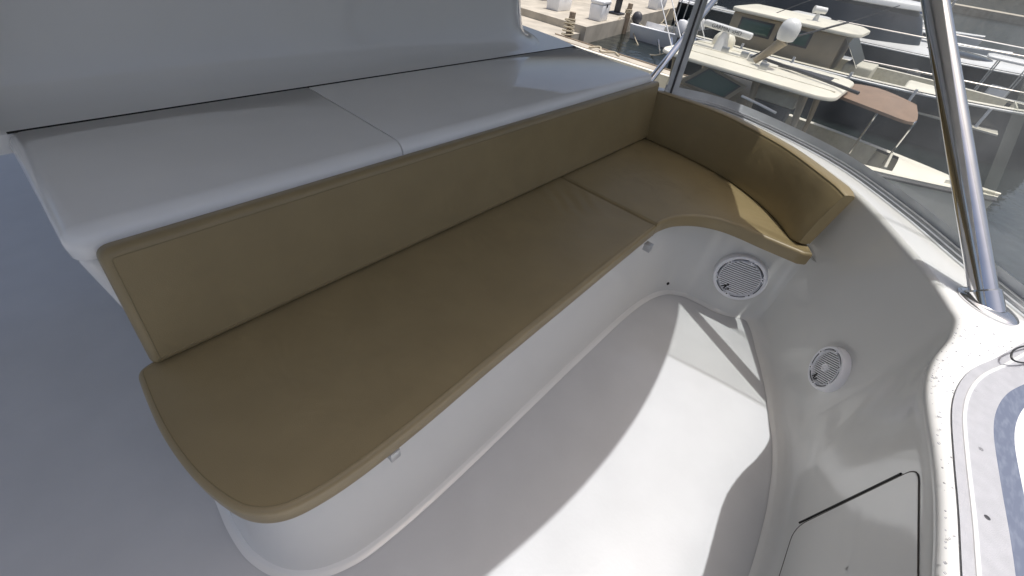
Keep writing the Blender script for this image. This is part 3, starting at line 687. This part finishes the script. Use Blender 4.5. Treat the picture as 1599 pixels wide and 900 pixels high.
# ---- boat A : cream centre console with long hardtop
A = empty('fishing_boat', (12.7, 3, WZ), 'cream fishing boat with long flat hardtop, radar and brown bow shade', 'boat')
hull(A, 12.7, 1.65, 9.2, -3.6, -2.35, -2.2, M['cream'], M['cream'], M['seatpad'], -2.95, 9.0, -1.6, M['dgrey'])
RZ = -1.1
def rrect(x0, x1, y0, y1, r): return poly_round([(x0, y0), (x1, y0), (x1, y1), (x0, y1)], [r]*4, 6)
def slab(name, P, z0, z1, m, r=.04, crown=.0):
    if area2(P) < 0: P = P[::-1]
    N = normals2(P, True); rows = []
    for d, z in [(r*2, z0), (0, z0+r*.5), (0, z1-r), (r*.4, z1-r*.3), (r*1.3, z1), (r*6, z1+crown)]: rows.append([Vector((p.x+n.x*d, p.y+n.y*d, z)) for p, n in zip(P, N)])
    return grid(name, rows, m, closed=True, caps=True)
roofA = keep(slab('hardtop', rrect(11.15, 14.0, -.12, 3.95, .55), RZ-.10, RZ, M['cream'], .04, .03), A)
for (x0, x1, y0, y1) in [(11.75, 11.82, .0, 3.8), (12.55, 12.60, .1, 3.8), (13.25, 13.30, .2, 3.8)]: keep(box('roof_rib', (x0, y0, RZ+.0), (x1, y1, RZ+.05), M['cream'], bev=.015), A)
keep(box('roof_hatch', (12.8, .3, RZ+.02), (13.2, 1.5, RZ+.055), M['dgrey'], bev=.01), A)
for x, y in [(11.6, .25), (13.5, .25), (11.6, 1.3), (13.5, 1.3), (11.5, 3.3), (13.6, 3.3)]:
    keep(tube('roof_leg', [(x, y, -3.2), (x+.02, y+.08, -2.2), (x, y+.25, RZ-.08)], [.06, .055, .09], M['tan'], n=8), A)
# windscreen frame and glass on the near side
wq = [atx(1060, 128, 11.25), atx(1106, 102, 11.25), atx(1166, 136, 11.25), atx(1134, 157, 11.25)]
def quad_slab(name, Q, m, t=.05, shrink=0, dx=0):
    c = sum(Q, Vector())/4; Q = [c+(q-c)*(1-shrink)+Vector((dx, 0, 0)) for q in Q]
    return pyd(name, Q+[q+Vector((t, 0, 0)) for q in Q], [(0, 1, 2, 3), (7, 6, 5, 4), (0, 4, 5, 1), (1, 5, 6, 2), (2, 6, 7, 3), (3, 7, 4, 0)], m, smooth=False)
wf = keep(quad_slab('window', wq, M['tan'], .06), A)
g1 = quad_slab('frame', wq, M['dgrey'], .03, .17, -.012); keep(g1, A); g1.parent = wf; g1.matrix_parent_inverse = Matrix()
g2 = quad_slab('pane', wq, M['gglass'], .03, .25, -.02); keep(g2, A); g2.parent = wf; g2.matrix_parent_inverse = Matrix()
keep(box('cabin_side', (11.33, 1.75, -3.2), (13.9, 3.4, -1.72), M['tan'], bev=.06), A)
keep(box('helm_seat', (11.7, .55, -1.62), (12.3, 1.55, -1.36), M['seatpad'], bev=.06, seg=3), A); keep(box('seat_stand', (11.75, .65, -3.2), (12.25, 1.45, -1.63), M['dgrey'], bev=.02), A)
keep(tube('grab_rail', [atx(1158, 150, 11.2), atx(1185, 163, 11.2), atx(1212, 177, 11.2)], .028, M['bwhite'], n=8), A)
# brown bow shade with chrome edge tube
bs = [at(1312, 150, -1.35), at(1322, 131, -1.35), at(1372, 138, -1.35), at(1424, 160, -1.35), at(1432, 168, -1.4), at(1427, 191, -1.45), at(1370, 172, -1.38)]
cB = sum(bs, Vector())/len(bs); n0 = len(bs)
bsd = catmull(bs+[bs[0]], 4)[:-1]
rows = [[p.lerp(cB, f)+Vector((0, 0, .12*math.sin(f*math.pi/2))) for p in bsd] for f in (0, .2, .4, .6, .8, .97)]
rows = [[p+Vector((0, 0, -.06)) for p in rows[0]]]+rows
keep(grid('bow_shade', rows, M['brown'], closed=True, caps=True), A)
keep(tube('shade_tube', [at(1308, 150, -1.4), at(1428, 193, -1.48)], .03, M['steel'], n=8), A)
for px, py in [(1430, 190), (1372, 174)]:
    p = at(px, py, -1.45); keep(tube('shade_pole', [p, Vector((p.x+.1, p.y, -2.5))], .025, M['steel'], n=6), A)
# outriggers
keep(tube('outrigger', [at(1193, 92, RZ+.12), at(1270, 119, RZ+.1), at(1341, 146, RZ+.08)], .035, M['dgrey'], n=8), A)
keep(tube('outrigger', [atx(1172, 90, 12.4), atx(1240, 58, 12.6), atx(1325, 35, 13.4)], .022, M['dgrey'], n=8), A)
for px, py in [(1130, 84), (1160, 92), (1172, 97), (1190, 110)]:
    p = at(px, py, RZ+.01); keep(box('roof_bracket', p-Vector((.05, .09, .0)), p+Vector((.05, .09, .16)), M['alu'], bev=.02), A)
for k, (x, y) in enumerate([(11.5, 3.7), (13.7, 3.75), (12.4, 3.85)]): keep(tube('antenna', [(x, y, RZ), (x+.1, y+.9, RZ+1.1)], .012, M['bwhite'], n=6), A)
for k in range(4): keep(tube('rod_holder', [(11.4+k*.75, 3.95, RZ-.15), (11.4+k*.75, 4.1, RZ+.12)], .03, M['steel'], n=8), A)
# radar array on a pedestal
ra, rb = atx(1101, 35, 12.9), atx(1174, 58, 12.9); rd = (rb-ra).normalized(); rl = (rb-ra).length
Rm = Matrix.Translation((ra+rb)/2)@Matrix((rd, Vector((1, 0, 0)), rd.cross(Vector((1, 0, 0)))*-1)).transposed().to_4x4()
RA = empty('radar_scanner', ((ra+rb)/2).to_tuple()[:2]+(RZ,), 'white open array radar scanner on a pedestal above the cream hardtop', 'radar')
keep(box('array_bar', (-rl/2, -.09, -.075), (rl/2, .09, .075), M['bwhite'], bev=.04, seg=3, mtx=Rm), RA)
keep(tube('pedestal', [((ra+rb)/2)-Vector((0, 0, .06)), ((ra+rb)/2)-Vector((0, -.02, .2)), Vector((((ra+rb)/2).x, ((ra+rb)/2).y, RZ+.02))], [.09, .13, .2], M['bwhite'], n=14), RA)
lobe_c = at(1130, 66, RZ+.12)
keep(lobe('gear_housing', lobe_c, (.22, .30, .26), M['cream'], None), RA)
tx = bpy.data.curves.new('lettering', 'FONT'); tx.body = 'GARMIN  xHD'; tx.size = .125; tx.align_x = 'CENTER'; tx.align_y = 'CENTER'; tx.extrude = .002
to = bpy.data.objects.new('lettering', tx); col.objects.link(to); bpy.context.view_layer.update()
me = bpy.data.meshes.new_from_object(to.evaluated_get(bpy.context.evaluated_depsgraph_get())); bpy.data.objects.remove(to)
TM = Matrix.Translation((ra+rb)/2+Vector((-.096, 0, 0)))@Matrix((rd, rd.cross(Vector((1, 0, 0)))*-1, Vector((-1, 0, 0)))).transposed().to_4x4()
if TM.to_3x3().determinant() < 0: TM = TM@Matrix.Diagonal((1, -1, 1, 1))
me.transform(TM); keep(link('lettering', me, M['dgrey'], smooth=False), RA)
# satellite dome on a tan mount
dc = atx(1233, 47, 12.3)
SD = empty('satellite_dome', (dc.x, dc.y, RZ), 'white satellite dome on a tan arm over the fishing boat roof', 'dome')
rows = [[dc+Vector((q*math.cos(2*math.pi*k/24), q*math.sin(2*math.pi*k/24), z)) for k in range(24)] for q, z in [(.13, -.22), (.18, -.20), (.21, -.10), (.215, .02), (.19, .12), (.13, .19), (.06, .22), (.002, .225)]]
keep(grid('dome', rows, M['bwhite'], closed=True, caps=True), SD)
keep(tube('arm', [dc-Vector((0, 0, .2)), atx(1205, 78, 12.3), atx(1178, 96, 12.25)], [.13, .10, .07], M['tan'], n=10), SD)
keep(tube('foot', [atx(1195, 95, 12.25), Vector((atx(1195, 95, 12.25).x, atx(1195, 95, 12.25).y, RZ+.01))], .06, M['alu'], n=8), SD)
# ---- boat B : white cabin boat, dark hull
Bb = empty('cabin_boat', (23.5, 1, WZ), 'cream cabin boat with dark hull, green tinted side windows and searchlight', 'boat')
hull(Bb, 23.5, 1.95, 7.6, -6.0, -2.2, -1.95, M['navy'], M['cream'], M['seatpad'], -2.7, 7.4, -4.2, M['bwhite'], gun=.3)
for k in range(3):
    ex = 22.5+k*1.0; EO = empty('outboard_motor', (ex, 7.95, WZ), ['white outboard motor on the near side of the cabin boat transom', 'middle white outboard motor on the cabin boat transom', 'white outboard motor on the far side of the cabin boat transom'][k], 'engine', 'white outboard motors')
    rows = [[Vector((ex+.22*q*math.cos(2*math.pi*t/16), 8.05+.30*q*math.sin(2*math.pi*t/16)+dy, z)) for t in range(16)] for q, z, dy in [(.6, -2.55, 0), (.85, -2.5, 0), (1, -2.3, .03), (.95, -2.0, .06), (.7, -1.87, .08), (.05, -1.83, .08)]]
    keep(grid('cowl', rows, M['bwhite'], closed=True, caps=True), EO); keep(box('leg', (ex-.1, 7.75, WZ-.4), (ex+.1, 8.15, -2.54), M['dgrey'], bev=.03), EO)
keep(slab('cabin_roof', rrect(22.0, 25.1, 1.15, 6.2, .7), -1.06, -.92, M['cream'], .05, .06), Bb)
keep(box('cabin', (22.25, 1.6, -2.4), (24.9, 6.0, -1.08), M['tan'], bev=.05), Bb)
wy = [(5.6, 4.2), (4.0, 2.7)]
for y0, y1 in wy:
    f_ = keep(box('window', (22.235, y1, -1.75), (22.28, y0, -1.2), M['dgrey'], bev=.01), Bb)
    g_ = box('pane', (22.222, y1+.09, -1.68), (22.26, y0-.09, -1.27), M['gglass'], bev=.005); keep(g_, Bb); g_.parent = f_; g_.matrix_parent_inverse = Matrix()
ws = pyd('windscreen', [(22.3, 1.58, -1.1), (24.85, 1.58, -1.1), (24.7, .75, -1.95), (22.45, .75, -1.95)], [(0, 1, 2, 3)], M['dglass'], smooth=False); keep(ws, Bb)
sl = [pyd('screen_pillar', [(22.24, 1.62, -1.08), (22.34, 1.62, -1.08), (22.48, .72, -1.98), (22.36, .72, -1.98)], [(0, 1, 2, 3)], M['cream'], smooth=False)]; keep(sl[0], Bb)
keep(box('console_block', (22.6, .2, -2.65), (24.4, 1.2, -1.9), M['seatpad'], bev=.08, seg=3), Bb)
keep(box('bow_seat', (22.5, -2.4, -2.6), (24.5, -1.0, -2.15), M['cream'], bev=.1, seg=3), Bb)
e2 = empty('searchlight', (22.9, 3.0, -.86), 'small white searchlight on the cabin boat roof', 'searchlight')
keep(tube('stem', [(22.9, 3.0, -.9), (22.9, 3.0, -.62)], [.12, .07], M['bwhite'], n=10), e2); keep(tube('lamp_body', [(22.75, 3.2, -.5), (23.0, 2.8, -.5)], [.13, .11], M['bwhite'], n=12), e2)
for y in (2.2, 4.5): keep(tube('antenna', [(22.6, y, -.9), (22.5, y-1.6, .1)], .015, M['dgrey'], n=6), Bb)
keep(tube('bow_rail', catmull([(21.75, .6, -1.6), (21.8, -2, -1.5), (22.3, -4.3, -1.45), (23.5, -5.8, -1.42)], 6), .03, M['steel'], n=6), Bb)
for i in range(6): keep(tube('fender_line', [(21.53, 7-i*2.1, -2.0), (21.5, 7-i*2.1, -2.6)], .05, M['bwhite'], n=6), Bb)
# ---- boat C : big sleek white yacht with black glass
Cc = empty('motor_yacht', (33, 2, WZ), 'large sleek white motor yacht with wraparound black glass', 'boat')
XC = 38.6
hull(Cc, XC, 3.7, 14, -11, -2.35, -2.1, M['navy'], M['bwhite'], M['bwhite'], -2.6, 13, 11.0, M['bwhite'], gun=1.3)
P1 = [Vector((XC+dx, y, 0)) for dx, y in [(-2.7, 12), (-2.8, 7), (-2.6, 4), (-1.9, 1.6), (-.9, .1), (0, -.4), (.9, .1), (1.9, 1.6), (2.6, 4), (2.8, 7), (2.7, 12)]]
P1 = catmull(P1, 5)
rows = []
for f, z in [(1, -2.25), (.97, -1.7), (.90, -1.0), (.82, -.55)]:
    rows.append([Vector((XC+(p.x-XC)*f, 6+(p.y-6)*(f if p.y < 6 else 1), z)) for p in P1])
keep(grid('wrap_glass', rows, M['dglass']), Cc)
P2 = [Vector((XC+(p.x-XC)*.93, 6+(p.y-6)*(.90 if p.y < 6 else 1), 0)) for p in P1]
keep(slab('flybridge_roof', P2, -.6, -.3, M['bwhite'], .1, .1), Cc)
P3 = [Vector((XC+(p.x-XC)*.6, 7.5+(p.y-6)*.55, 0)) for p in P1]
keep(slab('flybridge_screen', P3, -.28, .25, M['dglass'], .08, .02), Cc)
keep(lobe('deck_window', (XC-.2, -2.4, -2.2), (1.5, 1.7, .22), M['dglass'], None), Cc)
for s_ in (-1, 1): keep(tube('deck_rail', catmull([(XC+s_*3.4, 4, -1.6), (XC+s_*3.0, -3, -1.5), (XC+s_*1.8, -8, -1.4), (XC+s_*.2, -10.7, -1.4)], 5), .03, M['steel'], n=6), Cc)
# ---- far boats: sailing yachts with furled sails, beyond
def sail_boat(x, y, L_, label, cover):
    e = empty('sailing_boat', (x, y, WZ), label, 'boat', 'moored sailing boats')
    hb = L_*.15; rows = []
    for k in range(13):
        f = k/12; wv = hb*max(.03, (1-max(0, (f-.5)/.5)**2)*(1 if f > .2 else .8+f)); yy = L_/2-L_*f; z = 1.1+.3*f*f
        rows.append([Vector((-wv*.6, yy, -.3)), Vector((-wv, yy, z-.1)), Vector((-wv, yy, z)), Vector((0, yy, z+.08)), Vector((wv, yy, z)), Vector((wv, yy, z-.1)), Vector((wv*.6, yy, -.3))])
    grid('hull', rows, M['bwhite'], e, caps=True)
    box('cabin', (-hb*.55, -L_*.12, 1.2), (hb*.55, L_*.2, 1.7), M['bwhite'], e, bev=.12, seg=3)
    for s in (-1, 1): box('cabin_window', (s*hb*.56-.02, -L_*.08, 1.38), (s*hb*.56+.02, L_*.14, 1.56), M['dglass'], e)
    tube('mast', [(0, -L_*.08, 1.5), (0, -L_*.08, 1.5+L_*1.2)], [.09, .06], M['alu'], e, n=8)
    tube('boom', [(0, -L_*.08, 2.6), (0, L_*.33, 2.55)], .07, M['alu'], e, n=8)
    rows = [[Vector((.17*math.cos(a), yy, 2.78+.2*math.sin(a)*(1-.3*t))) for a in [2*math.pi*k/10 for k in range(10)]] for t, yy in [(0, -L_*.06), (.5, L_*.12), (1, L_*.32)]]
    grid('sail_cover', rows, M['bluecan'] if cover else M['bwhite'], e, closed=True, caps=True)
    if cover: box('spray_hood', (-hb*.6, L_*.16, 1.65), (hb*.6, L_*.3, 2.5), M['bluecan'], e, bev=.2, seg=3)
    for s in (-1, 1): tube('shroud', [(s*hb*.9, -L_*.05, 1.2), (0, -L_*.08, 1.5+L_*1.1)], .015, M['dgrey'], e, n=4)
    return e
sail_boat(50, .5, 12, 'white sailing boat with bright blue canvas hood behind the motor yacht', True)
sail_boat(55, 4.5, 12, 'white sailing boat with plain sail cover beyond the blue canvas boat', False)
sail_boat(61, 2.0, 12, 'farthest white sailing boat with blue sail cover by the quay', True)
sail_boat(47, 10.5, 11, 'white sailing boat moored next to the concrete dock behind the cabin boat', False)
sail_boat(66, 9.0, 13, 'tall white sailing boat moored beyond the motor yacht roof', True)
def skiff(x, y, L_, rz, label):
    e = empty('open_boat', (x, y, WZ), label, 'boat', 'small open boats'); e.rotation_euler[2] = rz
    hb = L_*.17; rows = []
    for k in range(13):
        f = k/12; wv = hb*max(.04, 1-max(0, (f-.5)/.5)**2.2); yy = L_/2-L_*f; z = .75+.3*f*f; iw = wv*.82
        rows.append([Vector((-wv*.5, yy, -.3)), Vector((-wv, yy, z-.04)), Vector((-wv, yy, z)), Vector((-iw, yy, z+.02)), Vector((-iw*.95, yy, .3)), Vector((iw*.95, yy, .3)), Vector((iw, yy, z+.02)), Vector((wv, yy, z)), Vector((wv, yy, z-.04)), Vector((wv*.5, yy, -.3))])
    grid('hull', rows, M['bwhite'], e, caps=True)
    box('helm_console', (-.4, -.2, .3), (.4, .5, 1.35), M['bwhite'], e, bev=.08, seg=3); pyd('windscreen', [(-.36, -.2, 1.34), (.36, -.2, 1.34), (.3, .1, 1.75), (-.3, .1, 1.75)], [(0, 1, 2, 3)], M['dglass'], e, smooth=False)
    box('helm_seat', (-.5, .9, .3), (.5, 1.4, .95), M['seatpad'], e, bev=.06, seg=3)
    slab_ = slab('t_top', rrect(-hb*.75, hb*.75, -.6, 1.4, .3), 2.35, 2.45, M['bwhite'], .03, .03); slab_.parent = e
    for sx in (-1, 1):
        for yy in (-.2, .9): tube('t_top_leg', [(sx*.45, yy, .3), (sx*.5, yy, 2.36)], .03, M['alu'], e, n=6)
    lobe('cowl', (0, L_/2+.25, .95), (.24, .32, .32), M['dgrey'], e); box('motor_leg', (-.08, L_/2+.05, -.4), (.08, L_/2+.35, .7), M['dgrey'], e, bev=.02)
    return e
skiff(26.9, 9.3, 6.5, 0, 'small white open boat with square canopy tied beside the far pier')
skiff(31.6, 4.5, 7.0, 0, 'white open boat with square canopy between the far pier and the motor yacht')
skiff(31.4, -4.5, 6.5, 0, 'white open boat with square canopy near the bow of the motor yacht')
# dark hulled boats at the dock behind the boxes
for i, (x, y, lab) in enumerate([(28.0, 19.5, 'small dark blue boat stored on the dock behind the white boxes'), (34.5, 20.0, 'dark blue boat stored on the dock beside the far box')]):
    e = empty('stored_boat', (x, y, DZ), lab, 'boat', 'dark boats stored on the dock')
    rows = []
    for k in range(11):
        f = k/10; wv = 1.1*max(.04, 1-max(0, (f-.4)/.6)**2.2); xx = -3+6*f
        rows.append([Vector((xx, -wv*.3, .35)), Vector((xx, -wv, 1.2+.2*f)), Vector((xx, -wv*.8, 1.27+.2*f)), Vector((xx, wv*.8, 1.27+.2*f)), Vector((xx, wv, 1.2+.2*f)), Vector((xx, wv*.3, .35))])
    grid('hull', rows, M['navy'], e, caps=True)
    for sx in (-1.8, 1.5): box('cradle', (sx-.15, -1.0, 0), (sx+.15, 1.0, .5), M['wood'], e)
